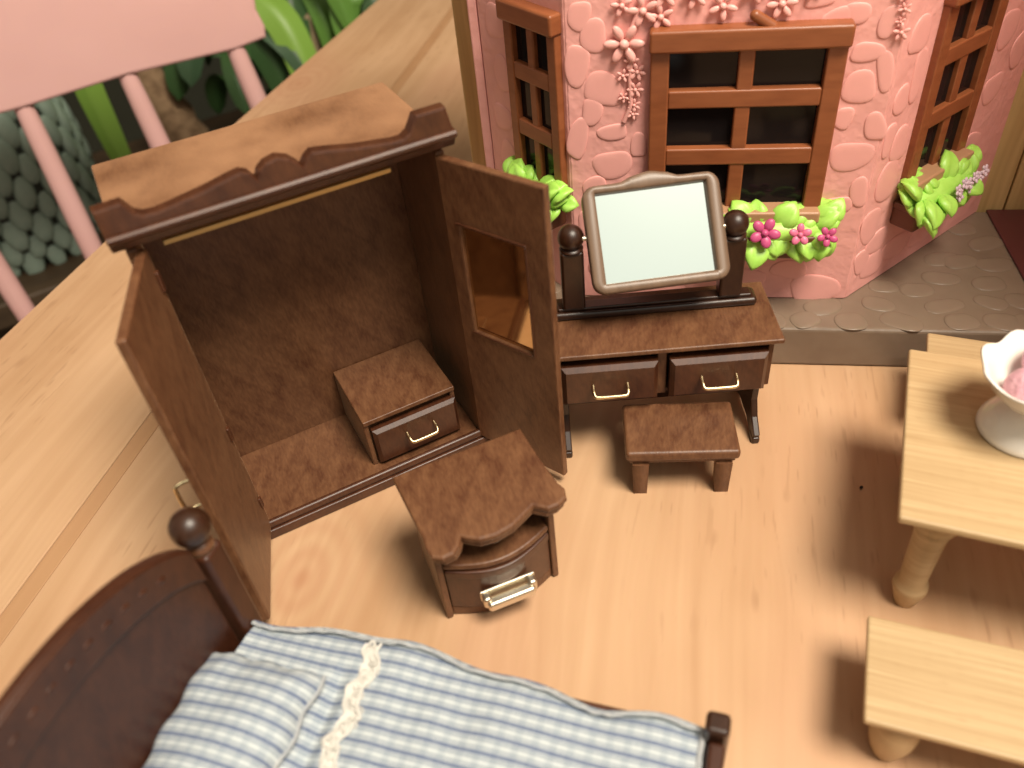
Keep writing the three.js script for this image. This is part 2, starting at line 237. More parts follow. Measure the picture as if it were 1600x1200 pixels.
  {                                                                     // right door: its inside with a window in it
    const { d, W, Y0, Y1, wx0, wx1, wy0, wy1 } = door(0.0922, 0, true);
    d.rotation.y = (-64.7) * Math.PI / 180;                                   // +x from the hinge to the free edge, +z is the inside
    d.userData.label = 'right door opened towards the dressing table';
    const sh = new THREE.Shape([[0.0003, Y0], [W, Y0], [W, Y1], [0.0003, Y1]].map(p => new THREE.Vector2(...p)));
    sh.holes.push(new THREE.Path([[wx0, wy0], [wx0, wy1], [wx1, wy1], [wx1, wy0]].map(p => new THREE.Vector2(...p))));
    part('door_panel', new THREE.ExtrudeGeometry(sh, { depth: 0.0016, bevelEnabled: true, bevelThickness: 0.0006, bevelSize: 0.0006, bevelOffset: -0.0006, bevelSegments: 2 }).translate(0, 0, -0.0008), M.brown, d);
    part('mirror_pane', rb2(wx0 - 0.0005, wx1 + 0.0005, wy0 - 0.0005, wy1 + 0.0005, -0.0006, 0.0002, 0.0001), M.foil, d);
    part('pane_bead', [rb2(wx0 - 0.0014, wx1 + 0.0010, wy1 + 0.0001, wy1 + 0.0010, 0.0013, 0.0021, 0.0003), rb2(wx1 + 0.0002, wx1 + 0.0010, wy0 - 0.0008, wy1, 0.0013, 0.0019, 0.0003), rb2(wx0 - 0.001, wx1 + 0.0001, wy0 - 0.0009, wy0 - 0.0001, 0.0013, 0.0019, 0.0003)], M.brownGloss, d);
  }
  // small chest inside, right rear corner
  const c = new THREE.Group(); c.name = 'inner_drawer'; t.add(c); c.userData.label = 'small drawer box inside the wardrobe, bottom right';
  const cx0 = 0.0490, cx1 = 0.0860, cz1 = -0.0080;
  part('drawer_case', [rb2(cx0, cx1, 0.0276, 0.0296, -0.0412, cz1 + 0.001, 0.0004), rb2(cx0, cx0 + 0.0018, 0.0063, 0.0275, -0.0412, cz1, 0.0003), rb2(cx1 - 0.0018, cx1, 0.0063, 0.0275, -0.0412, cz1, 0.0003), rb2(cx0 + 0.0019, cx1 - 0.0019, 0.0063, 0.0270, -0.0410, cz1 - 0.0020, 0.0002)], M.brown, c);
  part('drawer_front', drawerFront(cx1 - cx0 - 0.0030, 0.0172, 0.0022, 0.0013).translate((cx0 + cx1) / 2 + 0.001, 0.0158, cz1 + 0.0002), M.brownGloss, c);
  part('handle', handleGeo(0.0112, 0.0044, 0.00068).translate((cx0 + cx1) / 2 + 0.002, 0.0180, cz1 + 0.0024), M.brass, c);
}

// ───────────────────────── nightstand ─────────────────────────
{
  const t = thing('bedside_cabinet', 'small dark brown bow-fronted nightstand with scalloped top and one drawer', 'nightstand', [-0.0308, 0, -0.1545], 17.17);
  const B = -0.0255, W = 0.0405;
  const ol = [[-0.0030, -0.0262], [0.0418, -0.0278], [0.0424, -0.0120], [0.0434, -0.0010], [0.0444, 0.0020], [0.0434, 0.0056], [0.0402, 0.0072], [0.0366, 0.0072], [0.0346, 0.0056], [0.0330, 0.0042], [0.0300, 0.0058], [0.0250, 0.0084], [0.0190, 0.0096], [0.0140, 0.0090], [0.0108, 0.0068], [0.0094, 0.0056], [0.0078, 0.0084], [0.0056, 0.0104], [0.0020, 0.0108], [-0.0008, 0.0090], [-0.0016, 0.0050], [-0.0012, 0.0010]];
  const slab = (k, y0, y1, bev) => { const cx = 0.0206, cz = -0.009; return ext(ol.map(([x, z]) => [cx + (x - cx) * k, -(cz + (z - cz) * k)]), y1 - y0, bev, 3).rotateX(-Math.PI / 2).translate(0, y0, 0); };
  part('top', [slab(1, 0.0418, 0.0444, 0.0009), slab(0.965, 0.0395, 0.0419, 0.0008)], M.brownGloss.clone(), t).material = M.brown;
  part('side_panel', rb2(0.0002, 0.0024, 0.0004, 0.0396, B, 0.0018, 0.0006), M.brown, t);
  part('side_panel', rb2(W - 0.0024, W - 0.0002, 0.0004, 0.0396, B, 0.0018, 0.0006), M.brown, t);
  part('back_panel', rb2(0.0025, W - 0.0025, 0.0006, 0.0396, B + 0.0002, B + 0.0018, 0.0003), M.brown, t);
  const bow = (y0, y1, z0, dep, x0, x1, bev) => { const pts = [[x0, -(B + 0.002)], [x0, -z0]]; for (let i = 1; i < 14; i++) { const u = i / 14; pts.push([x0 + (x1 - x0) * u, -(z0 + dep * Math.sin(Math.PI * u))]); } pts.push([x1, -z0], [x1, -(B + 0.002)]); return ext(pts, y1 - y0, bev, 2).rotateX(-Math.PI / 2).translate(0, y0, 0); };
  part('shelf', bow(0.0258, 0.0282, 0.0014, 0.0054, 0.0026, W - 0.0026, 0.0006), M.brown, t);
  part('drawer_front', [bow(0.0052, 0.0246, 0.0012, 0.0058, 0.0028, W - 0.0028, 0.0006), bow(0.0214, 0.0249, 0.0016, 0.0060, 0.0027, W - 0.0027, 0.0005)], M.brownGloss, t);
  part('plinth', bow(0.0002, 0.0050, 0.0008, 0.0050, 0.0026, W - 0.0026, 0.0006), M.brown, t);
  part('handle', [rb2(0.0112, 0.0298, 0.0116, 0.0164, 0.0068, 0.0078, 0.0004), rb2(0.0124, 0.0286, 0.0104, 0.0144, 0.0086, 0.0122, 0.0012), rb2(0.0114, 0.0142, 0.0112, 0.0160, 0.0072, 0.0108, 0.0010), rb2(0.0268, 0.0296, 0.0112, 0.0160, 0.0072, 0.0108, 0.0010)], M.pewter, t);
}

// ───────────────────────── dressing table, its toilet mirror, stool ─────────────────────────
{
  const t = thing('dressing_table', 'dark brown dressing table with two drawers in front of the pink house', 'dressing table', [0.0162, 0, -0.2214], -3.2);
  part('top', rb2(-0.0022, 0.0795, 0.0482, 0.0502, -0.0325, 0.0022, 0.0006), M.brown, t);
  part('carcass', [rb2(0.0, 0.0772, 0.0462, 0.0481, -0.031, -0.0014, 0.0003), rb2(0.0, 0.0020, 0.0262, 0.0461, -0.031, -0.0012, 0.0004), rb2(0.0752, 0.0772, 0.0262, 0.0461, -0.031, -0.0012, 0.0004), rb2(0.0362, 0.0396, 0.0262, 0.0461, -0.029, -0.0012, 0.0004), rb2(0.0021, 0.0751, 0.0262, 0.0276, -0.031, -0.0024, 0.0003), rb2(0.0021, 0.0751, 0.0277, 0.0461, -0.031, -0.029, 0.0003)], M.brown, t);
  for (const cx of [0.0189, 0.0575]) {
    const d = new THREE.Group(); d.name = 'drawer'; t.add(d);
    part('drawer_front', drawerFront(0.0344, 0.0176, 0.0026, 0.0016).translate(cx, 0.0358, 0.0004), M.brownGloss, d);
    part('drawer_box', rb2(cx - 0.0155, cx + 0.0155, 0.0282, 0.0425, -0.0270, -0.0012, 0.0003), M.brown, d);
    part('handle', handleGeo(0.0122, 0.0046, 0.00072).translate(cx, 0.0366, 0.0030), M.brass, d);
  }
  const side = [[0.0028, 0.0010], [0.0034, 0.0044], [-0.0020, 0.0090], [-0.0052, 0.0150], [-0.0050, 0.0205], [-0.0020, 0.0262], [-0.0260, 0.0262], [-0.0240, 0.0205], [-0.0230, 0.0150], [-0.0250, 0.0090], [-0.0310, 0.0044], [-0.0305, 0.0010], [-0.0250, 0.0010], [-0.0200, 0.0036], [-0.0080, 0.0036], [-0.0030, 0.0010]];
  for (const x of [0.0012, 0.0728]) part('leg', ext(side, 0.0026, 0.0005, 2).rotateY(-Math.PI / 2).translate(x + 0.0028, 0, 0), M.umber, t);
  for (const x of [0.0013, 0.0729]) for (const [z0, z1] of [[-0.0020, 0.0038], [-0.0318, -0.0260]]) part('foot', rb2(x - 0.0002, x + 0.0028, 0, 0.0030, z0, z1, 0.0008), M.umber, t);
  part('stretcher', rb2(0.0042, 0.0724, 0.0120, 0.0160, -0.0155, -0.0135, 0.0005), M.umber, t);
}
{
  const t = thing('toilet_mirror', 'tilting brown framed mirror on two knobbed posts on the dressing table', 'mirror', [0.0162, 0.0503, -0.2214], -3.2);
  const Z = -0.0205;
  part('base', [rb2(0.0005, 0.0745, 0, 0.0032, Z - 0.0052, Z + 0.0028, 0.0014), rb2(0.0025, 0.0725, 0.0031, 0.0044, Z - 0.0036, Z + 0.0012, 0.0006)], M.umber, t);
  for (const x of [0.0085, 0.0645]) {
    const p = new THREE.Group(); p.name = 'post'; t.add(p);
    part('post_shaft', rbox(0.0082, 0.0245, 0.0064, x, 0.0165, Z - 0.001, 0.0012), M.umber, p);
    part('post_collar', lathe([[0, 0.0284], [0.0040, 0.0284], [0.0042, 0.0292], [0.0028, 0.0302], [0, 0.0302]]).translate(x, 0, Z - 0.001), M.umber, p);
    part('post_knob', sph(0.0046, x, 0.0333, Z - 0.001), M.umber, p);
  }
  for (const s of [-1, 1]) part('pivot_pin', new THREE.CylinderGeometry(0.0009, 0.0009, 0.0050, 10).rotateZ(Math.PI / 2).translate(0.0365 + s * 0.0242, 0.0335, Z + 0.0005), M.pewter, t);
  const m = new THREE.Group(); m.name = 'mirror_frame'; m.position.set(0.0372, 0.0335, Z + 0.0012); m.rotation.order = 'YXZ'; m.rotation.set(-42 * Math.PI / 180, 3.5 * Math.PI / 180, 0.6 * Math.PI / 180); t.add(m);
  const hw = 0.0234, hh = 0.0184, gw = 0.0189, gh0 = -0.0150, gh1 = 0.0156;
  const r = 0.0045;
  const corner = (cx, cy, a0) => [0, 1, 2, 3, 4, 5].map(k => { const a = a0 + k / 5 * Math.PI / 2; return [cx + r * Math.cos(a), cy + r * Math.sin(a)]; });
  const crest = [[0.0120, 0], [0.0095, 0.0002], [0.0078, 0.0009], [0.0062, 0.0016], [0.0040, 0.0020], [0.0020, 0.0025], [0, 0.0027], [-0.0020, 0.0025], [-0.0040, 0.0020], [-0.0062, 0.0016], [-0.0078, 0.0009], [-0.0095, 0.0002], [-0.0120, 0]].map(([x, y]) => [x, hh + y]);
  const outer = [...corner(hw - r, -hh + r, -Math.PI / 2), ...corner(hw - r, hh - r, 0), ...crest, ...corner(-hw + r, hh - r, Math.PI / 2), ...corner(-hw + r, -hh + r, Math.PI)]; outer.push(outer[0]);
  const ringProf = [[0, -0.0030], [0, 0.0006], [0.06, 0.0011], [0.2, 0.0016], [0.5, 0.0018], [0.82, 0.0016], [0.96, 0.0011], [1, 0.0005], [1, -0.0020]];
  const inr = ([x, y]) => [Math.max(-gw, Math.min(gw, x)), Math.max(gh0, Math.min(gh1, y))];
  const ring = sheet(outer.length - 1, ringProf.length - 1, (u, v) => { const o = outer[Math.round(u * (outer.length - 1))], p = ringProf[Math.round(v * (ringProf.length - 1))], q = inr(o); return [o[0] + (q[0] - o[0]) * p[0], o[1] + (q[1] - o[1]) * p[0], p[1]]; });
  ring.index.array.reverse(); ring.computeVertexNormals(); inst('frame_rim', ring, M.frame, m);
  part('mirror_glass', rb2(-gw - 0.0006, gw + 0.0006, gh0 - 0.0006, gh1 + 0.0006, -0.0022, -0.0013, 0.0001), M.mirror, m);
  part('frame_back', rb2(-gw - 0.001, gw + 0.001, gh0 - 0.001, gh1 + 0.001, -0.0036, -0.0024, 0.0003), M.umber, m);
}
{
  const t = thing('stool', 'low dark brown stool with rounded seat in front of the dressing table', 'stool', [0.0400, 0, -0.1953], -7.3);
  part('seat', [rb2(-0.0034, 0.0364, 0.0178, 0.0222, -0.0262, -0.0004, 0.0014), rb2(-0.0020, 0.0350, 0.0158, 0.0179, -0.0246, -0.0018, 0.0005)], M.brown, t);
  for (const x of [0.0020, 0.0312]) for (const z of [-0.0035, -0.0225]) {
    const g = new THREE.CylinderGeometry(0.0040, 0.0034, 0.0158, 4, 1).rotateY(Math.PI / 4).translate(x, 0.0079, z);
    part('leg', g, M.brown, t);
  }
}

// ───────────────────────── pink house on its paved platform, pine board behind ─────────────────────────
const HX = 0.1102, HZ = -0.2566, HYAW = -12.46, fz = -0.0203, PH = 0.0197, HTOP = 0.185;
function blob(w, h, d, wob = 0.12) {                                    // low raised stone, outline uneven
  const n = 14, a0 = rnd() * 6.28, ph = [rr(0, 6), rr(0, 6)], pts = [];
  for (let i = 0; i < n; i++) { const a = i / n * Math.PI * 2, k = 1 + wob * Math.sin(2 * a + ph[0]) * 0.6 + wob * Math.sin(3 * a + ph[1]) * 0.6, e = 2 / 2.5; pts.push([Math.sign(Math.cos(a)) * Math.pow(Math.abs(Math.cos(a)), e) * w / 2 * k, Math.sign(Math.sin(a)) * Math.pow(Math.abs(Math.sin(a)), e) * h / 2 * k]); }
  const cp = new THREE.CatmullRomCurve3(pts.map(p => V(p[0] * 1000, p[1] * 1000, 0)), true).getPoints(26).slice(0, -1).map(p => new THREE.Vector2(p.x, p.y));
  const bs = Math.min(w, h) * 235;
  const g = new THREE.ExtrudeGeometry(new THREE.Shape(cp), { depth: 0.3, bevelEnabled: true, bevelThickness: d * 1000, bevelSize: bs, bevelOffset: -bs, bevelSegments: 4 });
  return toCreasedNormals(g, 1.1).scale(0.001, 0.001, 0.001);
}
function flowerGeo(n, r, w, d, center = true) {
  const gs = [];
  for (let i = 0; i < n; i++) { const a = i / n * 6.283 + 0.3; gs.push(new THREE.SphereGeometry(1, 10, 7).scale(r * 0.42, w, d).translate(r * 0.58, 0, 0).rotateY(-0.15).rotateZ(a)); }
  if (center) gs.push(new THREE.SphereGeometry(r * 0.24, 10, 7).translate(0, 0, d * 0.8));
  return join(gs);
}
function windowUnit(parent, o) {                                        // o: x0,x1,y0,y1 outer frame, z front offset
  const w = new THREE.Group(); w.name = 'window'; parent.add(w);
  const { x0, x1, y0, y1, z } = o, s = o.s ?? 0.0066, lh = o.lh ?? 0.0078, mid = (x0 + x1) / 2, mw = o.mw ?? 0.0055, bh = 0.0066;
  part('lintel', rb2(x0 - 0.0006, x1 + 0.0006, y1 - lh, y1, -0.001, z + 0.0022, 0.0012), M.winBrown, w);
  part('stile', rb2(x0, x0 + s, y0, y1 - lh + 0.0002, -0.001, z, 0.0007), M.winBrown, w);
  part('stile', rb2(x1 - s, x1, y0, y1 - lh + 0.0002, -0.001, z, 0.0007), M.winBrown, w);
  part('mullion', rb2(mid - mw / 2, mid + mw / 2, y0, y1 - lh + 0.0002, -0.001, z - 0.0006, 0.0007), M.winBrown, w);
  const ys = [y0 + 0.045 * (y1 - y0) / 0.0705, y0 + 0.0225 * (y1 - y0) / 0.0705];
  for (const y of ys) part('glazing_bar', rb2(x0 + s - 0.0002, x1 - s + 0.0002, y - bh / 2, y + bh / 2, -0.001, z - 0.0002, 0.0008), M.winBrown, w);
  part('window_sill', rb2(x0 + 0.0004, x1 - 0.0004, y0 - 0.0036, y0 + 0.0012, -0.001, z + 0.0045, 0.0010), M.sill, w);
  const cols = [[x0 + s, mid - mw / 2], [mid + mw / 2, x1 - s]], rows = [[y0 + 0.0012, ys[1] - bh / 2], [ys[1] + bh / 2, ys[0] - bh / 2], [ys[0] + bh / 2, y1 - lh]];
  for (const [a, b] of cols) for (const [c, d] of rows) part('pane', rb2(a - 0.0004, b + 0.0004, c - 0.0004, d + 0.0004, -0.0008, 0.0004, 0.0001), M.pane, w);
  return w;
}
function leafGeo(l, w) {                                                // plump moulded leaf with a crease
  const g = new THREE.SphereGeometry(1, 12, 8); const p = g.attributes.position;
  for (let i = 0; i < p.count; i++) { let x = p.getX(i), y = p.getY(i), z = p.getZ(i); const k = Math.sqrt(Math.max(0, 1 - Math.pow(Math.abs(x), 1.6))); y *= 0.35 + 0.65 * k; z -= 0.55 * Math.exp(-y * y * 18) * (z > 0 ? 1 : 0); p.setXYZ(i, x * l / 2 + l / 2, y * w / 2, z * w * 0.24 + 0.18 * l * (x + 1) * (1 - x) * 0.5); }
  g.computeVertexNormals(); return clean(boxUV(g));
}
{
  const t = thing('toy_house', 'pink toy cottage bay with cobbled walls, brown lattice windows and flower boxes', 'toy house', [HX, 0, HZ], HYAW);
  const r = Math.SQRT1_2;
  // platform
  const plat = new THREE.Group(); plat.name = 'platform'; t.add(plat);
  const pl = [[-0.150, 0.0], [0.130, 0.0], [0.130, 0.0895], [-0.150, 0.0895]];
  part('platform_slab', ext(pl, PH, 0.0016, 3).rotateX(-Math.PI / 2), M.plat, plat);
  const pebs = [[0.0454, -0.0296], [0.0581, -0.0271], [0.0412, -0.0170], [0.0665, -0.0163], [0.0287, -0.0052], [0.0481, -0.0058], [0.0708, -0.0060], [0.0695, -0.0355], [0.0875, -0.0320], [0.0940, -0.0623], [0.0192, -0.0150], [0.0110, -0.0058], [0.0862, -0.0064], [0.0850, -0.0190], [0.0800, -0.0480], [0.0935, -0.0460], [0.0870, -0.0740], [0.0735, -0.0500], [-0.004, -0.0060], [-0.018, -0.0090], [-0.092, -0.010], [-0.107, -0.014], [-0.098, -0.028], [-0.116, -0.030], [-0.112, -0.046], [-0.126, -0.018], [-0.130, -0.040], [0.0970, -0.0200], [0.0955, -0.0060]];
  for (const [x, z] of pebs) { const m = inst('cobble', clean(boxUV(blob(rr(0.0125, 0.0165), rr(0.0085, 0.0115), 0.00045, 0.06).rotateX(-Math.PI / 2))), M.plat, plat); m.position.set(x, PH - 0.0004 + rr(0, 0.0002), z); m.rotation.y = rr(-0.5, 0.5); }
  part('floor_plate', ext([[0.1018, 0.012], [0.1290, 0.004], [0.1290, 0.0888], [0.1008, 0.0888]], 0.0012, 0.0003, 1).rotateX(-Math.PI / 2).translate(0, PH, 0), M.maroon, plat);
  // walls: front, 45 degree sides, far sides
  const wall = (name, len, px, pz, ang, x0 = 0) => { const g = new THREE.Group(); g.name = name; g.position.set(px, PH, pz); g.rotation.y = ang * Math.PI / 180; t.add(g); part('wall_panel', rb2(x0, len, 0, HTOP - PH, -0.004, 0, 0.0008), M.pink, g); return g; };
  const F = wall('front_wall', 0.0286, 0, fz, 0, -0.084);
  const Rw = wall('right_wall', 0.097, 0.0286, fz, 45);
  const Lw = wall('left_wall', 0, -0.084, fz, -45, -0.0535);
  part('wall_panel', rb2(-0.1258, -0.1218, PH, HTOP, -0.0890, -0.0585, 0.0008), M.pink, t);
  part('ceiling_slab', ext([[-0.120, 0.087], [-0.120, 0.060], [-0.084, 0.0255], [0.026, 0.0255], [0.090, 0.087]], 0.004, 0.0005, 1).rotateX(-Math.PI / 2).translate(0, HTOP, 0), M.pink, t);
  // unseen tall wall added at the right to shade the right wall and platform
  part('shade_wall', rb2(0.1380, 0.1420, 0.0, 0.400, -0.0890, 0.070, 0.001), M.pink, t);
  // cobbles on the walls [x, y, w, h]
  const FS = [[0.0065, 0.1345, 0.0110, 0.0066], [0.0180, 0.1230, 0.0112, 0.0066], [0.0176, 0.1108, 0.0120, 0.0112], [0.0144, 0.0997, 0.0062, 0.0090], [0.0258, 0.0962, 0.0074, 0.0112], [0.0195, 0.0847, 0.0146, 0.0120], [0.0250, 0.0700, 0.0068, 0.0122], [0.0181, 0.0646, 0.0113, 0.0068], [0.0232, 0.1330, 0.0072, 0.0105], [0.0250, 0.1165, 0.0058, 0.0142], [0.0155, 0.0250, 0.0200, 0.0135], [-0.0800, 0.1217, 0.0085, 0.0157], [-0.0739, 0.1318, 0.0097, 0.0112], [-0.0706, 0.1127, 0.0141, 0.0126], [-0.0806, 0.0938, 0.0070, 0.0181], [-0.0675, 0.0961, 0.0119, 0.0060], [-0.0676, 0.0827, 0.0140, 0.0122], [-0.0578, 0.0907, 0.0057, 0.0107], [-0.0750, 0.1043, 0.0080, 0.0101], [-0.0786, 0.1388, 0.0074, 0.0109], [0.0001, 0.1410, 0.0100, 0.0052], [0.0127, 0.1361, 0.0080, 0.0071], [0.0043, 0.0344, 0.0142, 0.0090], [-0.0107, 0.0299, 0.0110, 0.0099], [-0.0744, 0.0719, 0.0100, 0.0115], [-0.0640, 0.0640, 0.0120, 0.0100], [-0.0780, 0.0560, 0.0080, 0.0120], [-0.0690, 0.0480, 0.0120, 0.0090], [-0.0560, 0.0540, 0.0100, 0.0120], [-0.0480, 0.0400, 0.0140, 0.0100], [-0.0720, 0.0340, 0.0110, 0.0120], [-0.0600, 0.0290, 0.0130, 0.0100], [-0.0300, 0.0300, 0.0150, 0.0110]];
  const bs = (g, list) => { for (const [x, y, w, h] of list) { const m = inst('cobble', clean(boxUV(blob(w, h, 0.00028))), M.pinkRelief, g); m.position.set(x, y - PH, -0.0002 + rr(0, 0.0001)); m.rotation.z = rr(-0.25, 0.25); } };
  bs(F, FS);
  bs(Rw, [[0.0065, 0.0520, 0.0120, 0.0160], [0.0140, 0.0416, 0.0133, 0.0112], [0.0148, 0.0300, 0.0150, 0.0130], [0.0100, 0.1255, 0.0110, 0.0138], [0.0150, 0.1103, 0.0080, 0.0194], [0.0075, 0.1034, 0.0090, 0.0106], [0.0135, 0.0844, 0.0110, 0.0136], [0.0110, 0.0698, 0.0140, 0.0166], [0.0060, 0.0356, 0.0100, 0.0120], [0.0055, 0.0890, 0.0070, 0.0130], [0.0720, 0.1100, 0.0120, 0.0160], [0.0740, 0.0860, 0.0130, 0.0130], [0.0700, 0.0640, 0.0120, 0.0100], [0.0860, 0.0980, 0.0110, 0.0150], [0.0300, 0.0320, 0.0180, 0.0120], [0.0480, 0.0300, 0.0160, 0.0110], [0.0660, 0.0350, 0.0150, 0.0130]]);
  bs(Lw, [[-0.0420, 0.1280, 0.0120, 0.0140], [-0.0400, 0.1080, 0.0110, 0.0140], [-0.0430, 0.0890, 0.0120, 0.0120], [-0.0410, 0.0720, 0.0110, 0.0140], [-0.0370, 0.0500, 0.0140, 0.0120]]);
  // windows (heights above the platform)
  const W1 = windowUnit(F, { x0: -0.0541, x1: 0.0112, y0: 0.0650 - PH, y1: 0.1346 - PH, z: 0.0040 });
  part('twig_peg', new THREE.CapsuleGeometry(0.0019, 0.0070, 4, 10).rotateZ(1.02).translate(-0.0172, 0.1358 - PH, 0.0030), M.winBrown, W1);
  windowUnit(Rw, { x0: 0.0205, x1: 0.0600, y0: 0.0660 - PH, y1: 0.1400 - PH, z: 0.0030, s: 0.0060, mw: 0.0046 });
  windowUnit(Lw, { x0: -0.0330, x1: -0.0020, y0: 0.0680 - PH, y1: 0.1400 - PH, z: 0.0030, s: 0.0050, mw: 0.0042 });
  // flower boxes
  const box = (g, cx, y, w, fl, bw = w - 0.010) => {
    const b = new THREE.Group(); b.name = 'flower_box'; b.position.set(cx, y - PH, 0); g.add(b);
    part('box', rb2(-bw / 2, bw / 2, -0.0150, -0.0040, 0, 0.0110, 0.0012), M.boxBrown, b);
    part('box_lip', rb2(-bw / 2 - 0.0010, bw / 2 + 0.0010, -0.0068, -0.0042, 0.0004, 0.0122, 0.0008), M.boxBrown, b);
    const lg = [leafGeo(0.0120, 0.0100), leafGeo(0.0105, 0.0088), leafGeo(0.0135, 0.0096)];
    const n = Math.round(w / 0.0011);
    for (let i = 0; i < n; i++) { const u = (i + 0.5) / n, m = inst('leaf', lg[i % 3], M.lime, b); m.position.set((u - 0.5) * (w - 0.009), rr(-0.0055, -0.0015), rr(0.004, 0.0100)); m.rotation.set(rr(-1.1, -0.3), rr(-0.4, 0.4) + (u - 0.5) * -0.6, i % 2 ? rr(0.3, 1.3) * (u < 0.5 ? 1 : 1) + (u < 0.5 ? 1.2 : 0) : rr(-2.2, -0.9)); m.scale.setScalar(rr(0.8, 1.1)); }
    part('foliage_bed', new THREE.SphereGeometry(1, 24, 12).scale(w / 2 - 0.004, 0.0050, 0.0068).translate(0, -0.0038, 0.0062), M.lime, b);
    for (const [x, yy, rad, mat, np] of fl) { const m = inst('flower', flowerGeo(np, rad, rad * 0.33, rad * 0.20), mat, b); m.position.set(x, yy - 0.0008, 0.0150); m.rotation.x = -0.45; m.rotation.z = rr(0, 1); }
    return b;
  };
  box(F, -0.0045, 0.0618, 0.0470, [[-0.0052, 0.0006, 0.0060, M.magenta, 5], [0.0078, -0.0002, 0.0044, M.rosePink, 5], [0.0178, -0.0010, 0.0040, M.magenta, 5], [-0.0165, 0.0004, 0.0050, M.rosePink, 5]]);
  const li = (x, y) => [x, y, 0.0026, M.lilac, 5];
  box(Rw, 0.0385, 0.0625, 0.0480, [li(0.0000, -0.0010), li(0.0036, 0.0006), li(0.0072, -0.0008), li(0.0108, 0.0006), li(0.0144, -0.0006), li(0.0020, -0.0042), li(0.0092, -0.0036), li(0.0172, 0.0010)]);
  box(Lw, -0.0175, 0.0700, 0.0420, [li(-0.0150, 0.0000), li(-0.0120, -0.0020), li(-0.0090, 0.0002), li(-0.0150, -0.0034), li(-0.0060, -0.0026)], 0.028);
  // moulded flower vine
  const v = new THREE.Group(); v.name = 'flower_vine'; F.add(v); v.position.y = -PH;
  part('stem', tube([[-0.0560, 0.1520, 0.0006], [-0.0578, 0.1420, 0.0008], [-0.0610, 0.1330, 0.0008], [-0.0608, 0.1240, 0.0008], [-0.0612, 0.1160, 0.0008], [-0.0608, 0.1070, 0.0008], [-0.0632, 0.1005, 0.0006]], 0.0009, 40, 6), M.pinkRelief, v);
  const vf = [[-0.0632, 0.1293, 0.0074, 6], [-0.0606, 0.1228, 0.0030, 5], [-0.0586, 0.1192, 0.0034, 6], [-0.0636, 0.1180, 0.0026, 5], [-0.0592, 0.1128, 0.0032, 6], [-0.0634, 0.1100, 0.0022, 5], [-0.0596, 0.1070, 0.0026, 6], [-0.0600, 0.1036, 0.0024, 5], [-0.0570, 0.1400, 0.0056, 5], [-0.0510, 0.1378, 0.0046, 5], [-0.0640, 0.1420, 0.0040, 5], [-0.0500, 0.1450, 0.0050, 5], [-0.0307, 0.1405, 0.0050, 5], [-0.0119, 0.1405, 0.0052, 6], [-0.0210, 0.1455, 0.0050, 5], [-0.0400, 0.1440, 0.0045, 5], [-0.0030, 0.1450, 0.0040, 5], [0.0255, 0.1420, 0.0030, 5], [0.0268, 0.1370, 0.0024, 5], [0.0272, 0.1296, 0.0030, 5], [0.0262, 0.1330, 0.0018, 5]];
  for (const [x, y, rad, np] of vf) { const m = inst('flower', flowerGeo(np, rad, rad * 0.22, rad * 0.16), M.petalPink, v); m.position.set(x, y, 0.0009); m.rotation.z = rr(0, 3); }
}
{
  const t = thing('pine_board', 'upright pale pine board that the pink house leans against', 'board', [HX, 0, HZ], HYAW);
  const edges = [-0.1395, -0.1310, -0.05, 0.03, 0.1092, 0.165, 0.24];
  for (let i = 0; i + 1 < edges.length; i++) part('plank', rb2(edges[i], edges[i + 1] - 0.0006, 0.0004, 0.30, -0.106, i === 0 ? -0.0905 : -0.0900, 0.0010), M.pine, t);
  part('edge_batten', rb2(-0.1396, 0.24, 0.0004, 0.30, -0.1085, -0.1062, 0.0004), M.pine, t);
}

// ───────────────────────── pale toy table, benches, bowl ─────────────────────────
{
  const t = thing('toy_table', 'pale wooden toy table with turned legs carrying the white bowl', 'table', [0.1002, 0, -0.1348], -25.59);
  part('tabletop', rb2(0, 0.105, 0.0492, 0.0520, -0.0735, 0, 0.0008), M.pale, t);
  part('apron', [rb2(0.010, 0.095, 0.0430, 0.0491, -0.0115, -0.0095, 0.0004), rb2(0.010, 0.095, 0.0430, 0.0491, -0.0640, -0.0620, 0.0004), rb2(0.0075, 0.0095, 0.0430, 0.0491, -0.0640, -0.0095, 0.0004), rb2(0.0955, 0.0975, 0.0430, 0.0491, -0.0640, -0.0095, 0.0004)], M.pale, t);
  for (const x of [0.0118, 0.0932]) for (const z of [-0.0118, -0.0617]) part('leg', lathe([[0, 0.0491], [0.0064, 0.0491], [0.0064, 0.0400], [0.0050, 0.0392], [0.0056, 0.0378], [0.0050, 0.0364], [0.0046, 0.0330], [0.0042, 0.0180], [0.0040, 0.0120], [0.0050, 0.0102], [0.0052, 0.0080], [0.0042, 0.0040], [0.0032, 0.0], [0, 0]]).translate(x, 0, z), M.pale, t);
}
const bench = thing('toy_bench', 'pale wooden toy bench in the foreground at lower right', 'bench', [0.0791, 0, -0.0928], -23.56, 'pale benches beside the pale table');
part('seat', rb2(0, 0.088, 0.0236, 0.0260, -0.0318, 0, 0.0008), M.pale, bench);
for (const x of [0.0100, 0.0780]) for (const z of [-0.0072, -0.0246]) part('leg', lathe([[0, 0.0235], [0.0056, 0.0235], [0.0058, 0.0170], [0.0064, 0.0140], [0.0060, 0.0090], [0.0046, 0.0030], [0.0036, 0.0], [0, 0]]).translate(x, 0, z), M.pale, bench);
